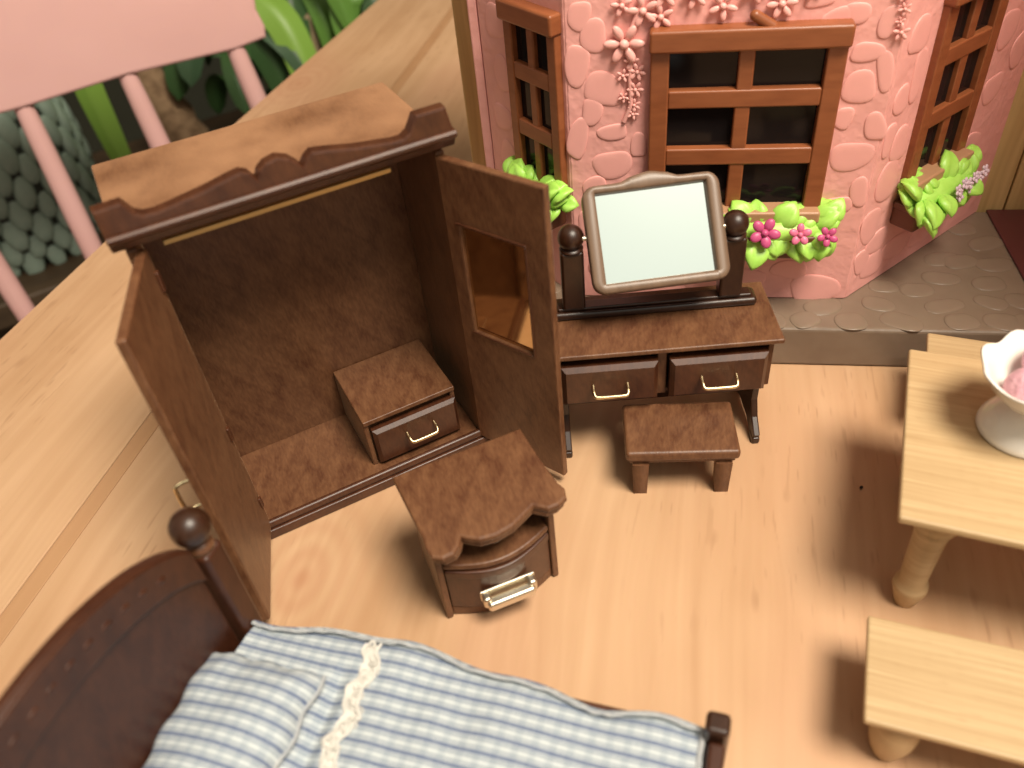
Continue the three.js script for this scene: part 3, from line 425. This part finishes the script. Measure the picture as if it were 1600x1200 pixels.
{
  const b2 = bench.clone(); b2.name = numbered('toy_bench'); scene.add(b2); b2.rotation.y = -25.6 * Math.PI / 180;
  b2.userData = { label: 'pale wooden toy bench tucked in behind the toy table near the platform', category: 'bench', group: 'pale benches beside the pale table' };
  const a = -25.6 * Math.PI / 180, tx = 0.1002, tz = -0.1348, lx = 0.0105, lz = -0.0862;       // near left corner in the table's own frame
  b2.position.set(tx + Math.cos(a) * lx + Math.sin(a) * lz, 0, tz - Math.sin(a) * lx + Math.cos(a) * lz);
}
{
  const a = -25.59 * Math.PI / 180, lx = 0.0318, lz = -0.0436, X = 0.1002 + Math.cos(a) * lx + Math.sin(a) * lz, Z = -0.1348 - Math.sin(a) * lx + Math.cos(a) * lz;
  const t = thing('dessert_bowl', 'white footed bowl with a scalloped rim on the toy table', 'bowl', [X, 0.0521, Z], 0); t.scale.setScalar(1.06);
  part('foot', lathe([[0, 0], [0.0116, 0], [0.0120, 0.0007], [0.0117, 0.0022], [0.0106, 0.0044], [0.0088, 0.0066], [0.0070, 0.0084], [0.0056, 0.0098], [0.0050, 0.0112], [0, 0.0114]], 36), M.china, t);
  const g = lathe([[0, 0.0102], [0.0044, 0.0106], [0.0084, 0.0132], [0.0114, 0.0176], [0.0132, 0.0222], [0.0140, 0.0232], [0.0136, 0.0238], [0.0126, 0.0228], [0.0106, 0.0184], [0.0078, 0.0146], [0.0040, 0.0122], [0, 0.0118]], 64);
  const p = g.attributes.position;
  for (let i = 0; i < p.count; i++) { const x = p.getX(i), y = p.getY(i), z = p.getZ(i), k = sstep(0.011, 0.024, y), an = Math.atan2(z, x); p.setXYZ(i, x * (1 + 0.045 * k * Math.cos(8 * an)), y + 0.0009 * k * Math.cos(8 * an), z * (1 + 0.045 * k * Math.cos(8 * an))); }
  g.translate(0, -0.0102, 0).scale(1.15, 0.84, 1.15).translate(0, 0.0104, 0);
  g.computeVertexNormals(); part('cup', g, M.china, t);
  const scoopAt = (x, y, z, r, label) => { const s = new THREE.IcosahedronGeometry(r, 4); const q = s.attributes.position; for (let i = 0; i < q.count; i++) { const v = V(q.getX(i), q.getY(i), q.getZ(i)), n = v.clone().normalize(); v.multiplyScalar(1 + 0.05 * (vn(n.x * 3 + 9, n.y * 3 + n.z * 2 + 9, 64, 64, 401) - 0.5) + 0.03 * (vn(n.x * 9 + 30, n.z * 9 + n.y * 5 + 30, 64, 64, 411) - 0.5)); q.setXYZ(i, v.x, v.y, v.z); } const ms = mergeVertices(clean(s)); ms.computeVertexNormals(); const o = part('scoop', ms, M.scoop, scene, null); o.name = numbered('dessert_scoop'); o.position.set(X + x, 0.0521 + y, Z + z); tag(o, label, 'scoop'); };
  scoopAt(-0.0052, 0.0186, 0.0022, 0.0066, 'dusty pink dessert scoop at the left in the white bowl');
  scoopAt(0.0034, 0.0218, -0.0050, 0.0068, 'dusty pink dessert scoop at the back of the white bowl');
  scoopAt(0.0056, 0.0186, 0.0052, 0.0062, 'dusty pink dessert scoop at the right in the white bowl');
}

// ───────────────────────── bed with spread and pillow ─────────────────────────
const BX = -0.0809, BZ = -0.1304, BYAW = -20.66;
{
  const t = thing('toy_bed', 'dark brown toy bed with arched headboard and ball topped post', 'bed', [BX, 0, BZ], BYAW);
  const zc = 0.050, arch = (z, off = 0) => 0.0655 + 0.0325 * Math.sqrt(Math.max(0, 1 - Math.pow((z - zc) / 0.054, 2))) - off;
  const bandPts = []; for (let i = 0; i <= 32; i++) { const z = 0.001 + 0.098 * i / 32; bandPts.push([z, arch(z)]); }
  const hb = [[0.001, 0.012], ...bandPts, [0.099, 0.012]];
  part('headboard', ext(hb.map(([z, y]) => [-z, y]), 0.0030, 0.0006, 2).rotateY(Math.PI / 2).translate(-0.0062, 0, 0), M.bedBrown, t);
  const inner = []; for (let i = 32; i >= 0; i--) { const z = 0.001 + 0.098 * i / 32; inner.push([z, arch(z, 0.0125)]); }
  part('headboard_rim', ext([...bandPts, ...inner].map(([z, y]) => [-z, y]), 0.0016, 0.0006, 2).rotateY(Math.PI / 2).translate(-0.0036, 0, 0), M.bedBrown, t);
  const studs = []; for (let i = 0; i < 15; i++) { const z = 0.012 + i * 0.0054; studs.push(new THREE.SphereGeometry(1, 8, 6).scale(0.0006, 0.0010, 0.0018).rotateX(-Math.atan2(arch(z + 0.001) - arch(z - 0.001), 0.002)).translate(-0.0022, arch(z, 0.0062), z)); }
  part('carved_trim', studs, M.bedBrown, t);
  for (const z of [-0.0034, 0.1034]) {
    const p = new THREE.Group(); p.name = 'bedpost'; t.add(p);
    part('post_shaft', rbox(0.0076, 0.0745, 0.0074, -0.0038, 0.0373, z, 0.0014), M.bedBrown, p);
    part('post_collar', lathe([[0, 0.0744], [0.0034, 0.0744], [0.0036, 0.0760], [0.0024, 0.0778], [0, 0.0780]]).translate(-0.0038, 0, z), M.brown, p);
    part('post_knob', sph(0.0052, -0.0038, 0.0826, z), M.umber, p);
  }
  for (const z of [-0.0030, 0.1030]) part('side_rail', rb2(0.0002, 0.1248, 0.0190, 0.0372, z - 0.0016, z + 0.0016, 0.0008), M.brownGloss, t);
  part('footboard', rb2(0.1252, 0.1292, 0.010, 0.0435, 0.0012, 0.0988, 0.0012), M.bedBrown, t);
  for (const z of [-0.0020, 0.1020]) part('foot_post', rbox(0.0058, 0.0466, 0.0058, 0.1270, 0.0233, z, 0.0014), M.umber, t);
  part('mattress', rb2(0.0004, 0.1240, 0.0200, 0.0385, -0.0008, 0.1006, 0.004), M.mattress, t);
}
function sheet(nx, nz, fn) {                                             // grid surface, two sided
  const pos = [], uv = [], idx = [];
  for (let j = 0; j <= nz; j++) for (let i = 0; i <= nx; i++) { const [x, y, z, u, v] = fn(i / nx, j / nz); pos.push(x, y, z); uv.push(u ?? x, v ?? z); }
  for (let j = 0; j < nz; j++) for (let i = 0; i < nx; i++) { const a = j * (nx + 1) + i, b = a + 1, c = a + nx + 1, d = c + 1; idx.push(a, c, b, b, c, d); }
  const g = new THREE.BufferGeometry(); g.setAttribute('position', new THREE.Float32BufferAttribute(pos, 3)); g.setAttribute('uv', new THREE.Float32BufferAttribute(uv, 2)); g.setIndex(idx); g.computeVertexNormals(); return g;
}
const edgeZ = x => -0.0030 - 0.0036 * Math.exp(-Math.pow((x - 0.040) / 0.028, 2)) + 0.0018 * Math.exp(-Math.pow((x - 0.100) / 0.012, 2)) + 0.0006 * Math.sin(x * 210);
const spreadY = (x, z) => 0.0418 + 0.0008 * Math.sin(x * 95 + 1) * Math.sin(z * 80) + 0.0006 * (vn(x * 120 + 8, z * 90 + 8, 256, 256, 501) - 0.5) * 2
  - 0.0022 * Math.exp(-Math.pow((x - 0.0315) / 0.0022, 2)) * sstep(-0.001, 0.012, z) + 0.0010 * Math.exp(-Math.pow((x - 0.045) / 0.006, 2)) - 0.0012 * sstep(0.112, 0.124, x);
{
  const t = thing('bedspread', 'blue and white checked bedspread with a lace trim across the toy bed', 'bedspread', [BX, 0, BZ], BYAW);
  inst('spread', sheet(150, 110, (s, q) => {
    const x = 0.0006 + 0.1234 * s, L = 0.112, d = q * (L + 0.006) - 0.006, e = edgeZ(x);
    if (d < 0) { const k = d / 0.006; return [x, spreadY(x, e) + 0.0005 - 0.0052 * Math.pow(-k, 1.3), e - 0.0012 * Math.sin(-k * 1.6), x, e + d]; }
    const z = e + d; return [x, spreadY(x, z) - 0.0025 * Math.exp(-d / 0.0016), z, x, z];
  }), M.cloth, t);
  const hp = []; for (let i = 0; i <= 60; i++) { const x = 0.0004 + 0.1238 * i / 60, e = edgeZ(x); hp.push([x, spreadY(x, e) + 0.0002 + rr(-0.0002, 0.0002), e + 0.0008 + rr(-0.00025, 0.00025)]); }
  part('hem', tube(hp, 0.0006, 160, 7), M.hem, t);
  const fp = []; for (let i = 0; i <= 50; i++) { const z = -0.002 + 0.108 * i / 50; fp.push([0.1238 + rr(-0.0002, 0.0002), spreadY(0.1238, z) - 0.0002, z]); }
  part('hem', tube(fp, 0.0008, 110, 7), M.hem, t);
  // lace: gathered scallops sewn across
  const gs = [];
  const laceX = z => 0.0384 + 0.0011 * Math.sin(z * 480) + 0.0004 * Math.sin(z * 1320);
  for (let i = 0; i < 150; i++) { const z = -0.0036 + 0.110 * i / 150, x = laceX(z) + rr(-0.0014, 0.0020); gs.push(new THREE.TorusGeometry(rr(0.0007, 0.0012), 0.00022, 5, 9).rotateX(Math.PI / 2 + rr(-0.6, 0.6)).rotateZ(rr(-0.5, 0.5)).translate(x, spreadY(x, z) + rr(0.0005, 0.0013), z)); }
  const lp = []; for (let i = 0; i <= 90; i++) { const z = -0.0040 + 0.110 * i / 90, x = laceX(z) + 0.0016; lp.push([x, spreadY(x, z) + 0.0009 + rr(0, 0.0003), z]); }
  gs.push(tube(lp, 0.00042, 220, 6));
  part('lace_trim', gs, M.lace, t);
  inst('lace_band', sheet(8, 120, (s, q) => { const z = -0.0036 + 0.109 * q, x = laceX(z) - 0.0030 + 0.0042 * s; return [x, spreadY(x, z) + 0.0006 + 0.0003 * Math.sin(z * 900 + s * 4), z]; }), M.lace, t);
}
{
  const t = thing('pillow', 'blue and white checked pillow against the dark arched headboard', 'pillow', [BX, 0, BZ], BYAW);
  const cx = 0.0118, cz = 0.052, hx = 0.0168, hz = 0.0435;
  const topY = (s, q) => { const a = Math.abs(s * 2 - 1), b = Math.abs(q * 2 - 1); return Math.pow(1 - Math.pow(a, 3.2), 0.55) * Math.pow(1 - Math.pow(b, 5), 0.55); };
  const gx = (s, q) => cx + (s * 2 - 1) * hx * (1 - 0.05 * Math.sin(Math.PI * q)) + 0.0006 * Math.sin(q * 40);
  const up = sheet(44, 90, (s, q) => { const z = cz + (q * 2 - 1) * hz + 0.0005 * Math.sin(s * 20); const x = gx(s, q), h = topY(s, q); return [x, 0.0445 + 0.0078 * h + 0.0014 * (s) * h + 0.0004 * Math.sin(x * 300 + z * 120) * h, z, x * 1.08 + 0.003, z]; });
  const dn = sheet(44, 90, (s, q) => { const z = cz + (q * 2 - 1) * hz + 0.0005 * Math.sin(s * 20); return [gx(s, q), 0.0445 - 0.0012 * topY(s, q), z]; });
  const gm = mergeGeometries([up, dn]); inst('cover', gm, M.cloth, t);
  const e = []; for (let i = 0; i < 40; i++) { const q = i / 40; e.push([gx(1, q), 0.0446, cz + (q * 2 - 1) * hz]); }
  part('seam', tube(e, 0.0006, 100, 6), M.hem, t);
}

{
  const c = part('crumb', new THREE.IcosahedronGeometry(0.00055, 1).scale(1.5, 0.7, 1), M.crumbBrown, scene); c.name = numbered('crumb'); c.position.set(0.1202, 0.0006, -0.1864); c.rotation.y = 0.6; tag(c, 'tiny dark crumb on the table between the stool and the pale toy table', 'crumb');
}

// ───────────────────────── pink chair beyond the table ─────────────────────────
{
  // origin: bottom edge of the crest rail, u along the rail, v up (leaning 5 degrees back)
  const t = thing('pink_chair', 'pink painted spindle back chair pulled up to the table edge', 'chair', [-0.3679, 0, -0.6522], 0);
  const back = new THREE.Group(); back.rotation.order = 'YXZ'; back.rotation.y = 26.6 * Math.PI / 180; back.rotation.x = -5 * Math.PI / 180; back.name = 'chair_back'; t.add(back);
  const rail = [[-0.235, 0.0], [-0.10, -0.002], [0.0145, -0.0043], [0.096, -0.0018], [0.186, -0.0055], [0.2135, -0.003], [0.2155, 0.006], [0.2125, 0.020], [0.2150, 0.034], [0.224, 0.050], [0.218, 0.080], [0.18, 0.105], [0.0, 0.125], [-0.20, 0.105], [-0.244, 0.080], [-0.250, 0.05], [-0.236, 0.02]];
  part('crest_rail', ext(rail, 0.019, 0.003, 3).translate(0, 0, -0.0095), M.chair, back);
  for (const [u0, u1, r] of [[-0.150, -0.128, 0.0081], [-0.0645, -0.0600, 0.0081], [0.0150, 0.0130, 0.0081], [0.0965, 0.1030, 0.0083], [0.1865, 0.1985, 0.0086]]) {
    const g = lathe([[0, -0.302], [r * 0.8, -0.30], [r * 1.05, -0.20], [r * 1.12, -0.10], [r, -0.03], [r * 0.86, 0.004], [0, 0.006]], 20); const k = (u1 - u0) / 0.13;
    const p = g.attributes.position; for (let i = 0; i < p.count; i++) p.setX(i, p.getX(i) + u0 - (p.getY(i)) * k); g.computeVertexNormals();
    part('spindle', g, M.chair, back);
  }
  const seat = new THREE.Group(); seat.rotation.y = 26.6 * Math.PI / 180; seat.name = 'seat'; t.add(seat);
  part('seat_board', rb2(-0.20, 0.23, -0.325, -0.295, 0.0, 0.40, 0.01), M.chair, seat);
  for (const x of [-0.17, 0.20]) for (const z of [0.04, 0.36]) part('leg', new THREE.CylinderGeometry(0.015, 0.012, 0.414, 14).translate(x, -0.533, z), M.chair, seat);
}

// ───────────────────────── plants beyond the chair ─────────────────────────
const SY = -0.245;                                                       // top of the dark plant stand
{
  const t = thing('plant_stand', 'dark wooden plant stand below the window plants', 'stand', [-0.36, 0, -0.98], 26);
  part('shelf', rb2(-0.34, 0.52, SY - 0.03, SY, -0.19, 0.13, 0.004), M.darkWood, t);
  for (const x of [-0.30, -0.10, 0.47]) for (const z of [-0.15, 0.09]) part('leg', rb2(x - 0.018, x + 0.018, -0.74, SY - 0.031, z - 0.018, z + 0.018, 0.003), M.darkWood, t);
}
{
  const t = thing('scaled_vase', 'grey green vase covered in raised scales behind the pink chair', 'vase', [-0.535, SY, -0.885]);
  const R = y => 0.060 + 0.030 * Math.sin(Math.PI * Math.min(1, (y + 0.03) / 0.27)), H = 0.205;
  const pr = [[0, 0.001], [0.050, 0]]; for (let i = 0; i <= 14; i++) pr.push([R(H * i / 14), 0.002 + H * i / 14]); pr.push([0.055, H - 0.002], [0.05, 0.05], [0, 0.048]);
  part('body', lathe(pr, 40), M.celadonDark, t);
  const sg = clean(boxUV(new THREE.SphereGeometry(1, 10, 8).scale(0.0110, 0.0190, 0.0060)));
  for (let row = 0; row < 10; row++) for (let k = 0; k < 19; k++) { const y = 0.012 + row * 0.0205, a = (k + (row % 2) * 0.5) / 19 * 6.283, rad = R(y); const s = inst('scale', sg, M.celadon, t); s.position.set(Math.sin(a) * rad, y, Math.cos(a) * rad); s.rotation.set(0, a, 0); s.rotation.order = 'YXZ'; s.rotation.x = -0.12; s.rotation.z = rr(-0.15, 0.15); s.scale.setScalar(rr(0.85, 1.1)); }
}
function strap(pts, w, bend = 0.25, seg = 22) {                          // long leaf along a curve; width profile, shallow fold
  const c = new THREE.CatmullRomCurve3(pts.map(p => V(...p))), side0 = V(1, 0, -0.35).normalize();
  return sheet(6, seg, (s, q) => { const p = c.getPoint(q), tn = c.getTangent(q), sd = side0.clone().addScaledVector(tn, -side0.dot(tn)).normalize(), nn = sd.clone().cross(tn); const wd = w * Math.min(1, 0.45 + 1.6 * q) * Math.sqrt(Math.max(0.0001, 1 - Math.pow(q, 4))), o = (s * 2 - 1); p.addScaledVector(sd, o * wd / 2).addScaledVector(nn, bend * wd * (Math.abs(o) - 0.5)); return [p.x, p.y, p.z]; });
}
{
  const t = thing('bulb_plant', 'plant with bright green strap leaves rising from a brown bulb', 'plant', [-0.355, SY, -1.0]);
  part('pot', lathe([[0, 0], [0.040, 0], [0.048, 0.030], [0.050, 0.036], [0.044, 0.038], [0.04, 0.03], [0, 0.03]]), M.celadonDark, t);
  part('bulb', lathe([[0, 0.03], [0.024, 0.032], [0.030, 0.050], [0.024, 0.070], [0.027, 0.085], [0.021, 0.102], [0.024, 0.118], [0.018, 0.135], [0.020, 0.150], [0.015, 0.170], [0.017, 0.185], [0.010, 0.20], [0, 0.205]], 18).rotateZ(0.16).rotateX(0.1), M.bulb, t);
  const lv = (pts, w, k, b) => inst('leaf', strap(pts, w, b), M.leaf[k], t);
  lv([[0.03, 0.18, 0.0], [0.01, 0.28, 0.02], [-0.045, 0.30, 0.05], [-0.062, 0.22, 0.075], [-0.060, 0.10, 0.085], [-0.052, 0.02, 0.090]], 0.034, 0);
  lv([[0.03, 0.17, 0.0], [0.022, 0.20, 0.01], [0.016, 0.24, 0.02], [0.01, 0.33, 0.02]], 0.030, 0);
  lv([[0.04, 0.17, 0.0], [0.10, 0.22, 0.02], [0.15, 0.20, 0.05], [0.175, 0.12, 0.075], [0.18, 0.02, 0.08]], 0.040, 0);
  lv([[0.04, 0.17, 0.0], [0.09, 0.26, 0.0], [0.17, 0.28, 0.02], [0.21, 0.23, 0.04], [0.23, 0.16, 0.05]], 0.034, 1);
  lv([[0.04, 0.17, -0.02], [0.10, 0.19, 0.02], [0.13, 0.16, 0.04], [0.14, 0.09, 0.05]], 0.05, 2);
}
{
  const t = thing('dark_leaf_plant', 'dark green broad leaved plant in the gap between the chair spindles', 'plant', [-0.262, SY, -0.99]);
  part('pot', lathe([[0, 0], [0.036, 0], [0.046, 0.05], [0.048, 0.058], [0.040, 0.056], [0, 0.05]]), M.celadonDark, t);
  part('stem', tube([[0, 0.05, 0], [0.005, 0.12, 0.01], [-0.01, 0.2, 0]], 0.005, 16, 8), M.bulb, t);
  for (let i = 0; i < 15; i++) { const a = rr(0, 6.28), h = rr(0.07, 0.2), l = rr(0.05, 0.085); inst('leaf', strap([[0, h, 0], [Math.cos(a) * l * 0.5, h + 0.028, Math.sin(a) * l * 0.5], [Math.cos(a) * l, h + 0.01, Math.sin(a) * l], [Math.cos(a) * l * 1.25, h - 0.03, Math.sin(a) * l * 1.25]], rr(0.028, 0.042), 0.2, 12), M.leaf[i % 3 === 0 ? 3 : 2], t); }
}
{
  const t = thing('mossy_pot', 'mottled beige pot with green leaves at the table corner', 'plant pot', [-0.200, SY, -1.06]);
  part('pot', lathe([[0, 0], [0.05, 0], [0.066, 0.10], [0.070, 0.165], [0.074, 0.178], [0.068, 0.182], [0.060, 0.17], [0, 0.16]]), M.terra, t);
  for (let i = 0; i < 12; i++) { const a = -0.6 + i * 0.42, l = rr(0.06, 0.11); inst('leaf', strap([[0, 0.165, 0], [Math.cos(a) * l * 0.5, 0.165 + rr(0.04, 0.08), Math.sin(a) * l * 0.5], [Math.cos(a) * l, 0.165 + rr(0.0, 0.06), Math.sin(a) * l], [Math.cos(a) * l * 1.2, 0.12 + rr(-0.03, 0.03), Math.sin(a) * l * 1.2]], rr(0.026, 0.04), 0.22, 14), M.leaf[[1, 2, 0, 2][i % 4]], t); }
}
{
  const t = thing('broad_plant', 'dark green plant with drooping leaves at the top by the table edge', 'plant', [-0.105, SY, -1.04]);
  part('pot', lathe([[0, 0], [0.045, 0], [0.055, 0.09], [0.05, 0.092], [0, 0.085]]), M.celadonDark, t);
  for (let i = 0; i < 16; i++) { const a = rr(0, 6.28), l = rr(0.05, 0.10), h = rr(0.1, 0.2); inst('leaf', strap([[0, 0.085, 0], [Math.cos(a) * l * 0.4, h, Math.sin(a) * l * 0.4], [Math.cos(a) * l, h + 0.03, Math.sin(a) * l], [Math.cos(a) * l * 1.3, h - 0.03, Math.sin(a) * l * 1.3]], rr(0.03, 0.045), 0.2, 12), M.leaf[i % 4 === 0 ? 1 : 2], t); }
  part('blossom', flowerGeo(5, 0.011, 0.006, 0.004).translate(-0.012, 0.205, 0.05), M.petalPink, t);
}

renderer.render(scene, camera);
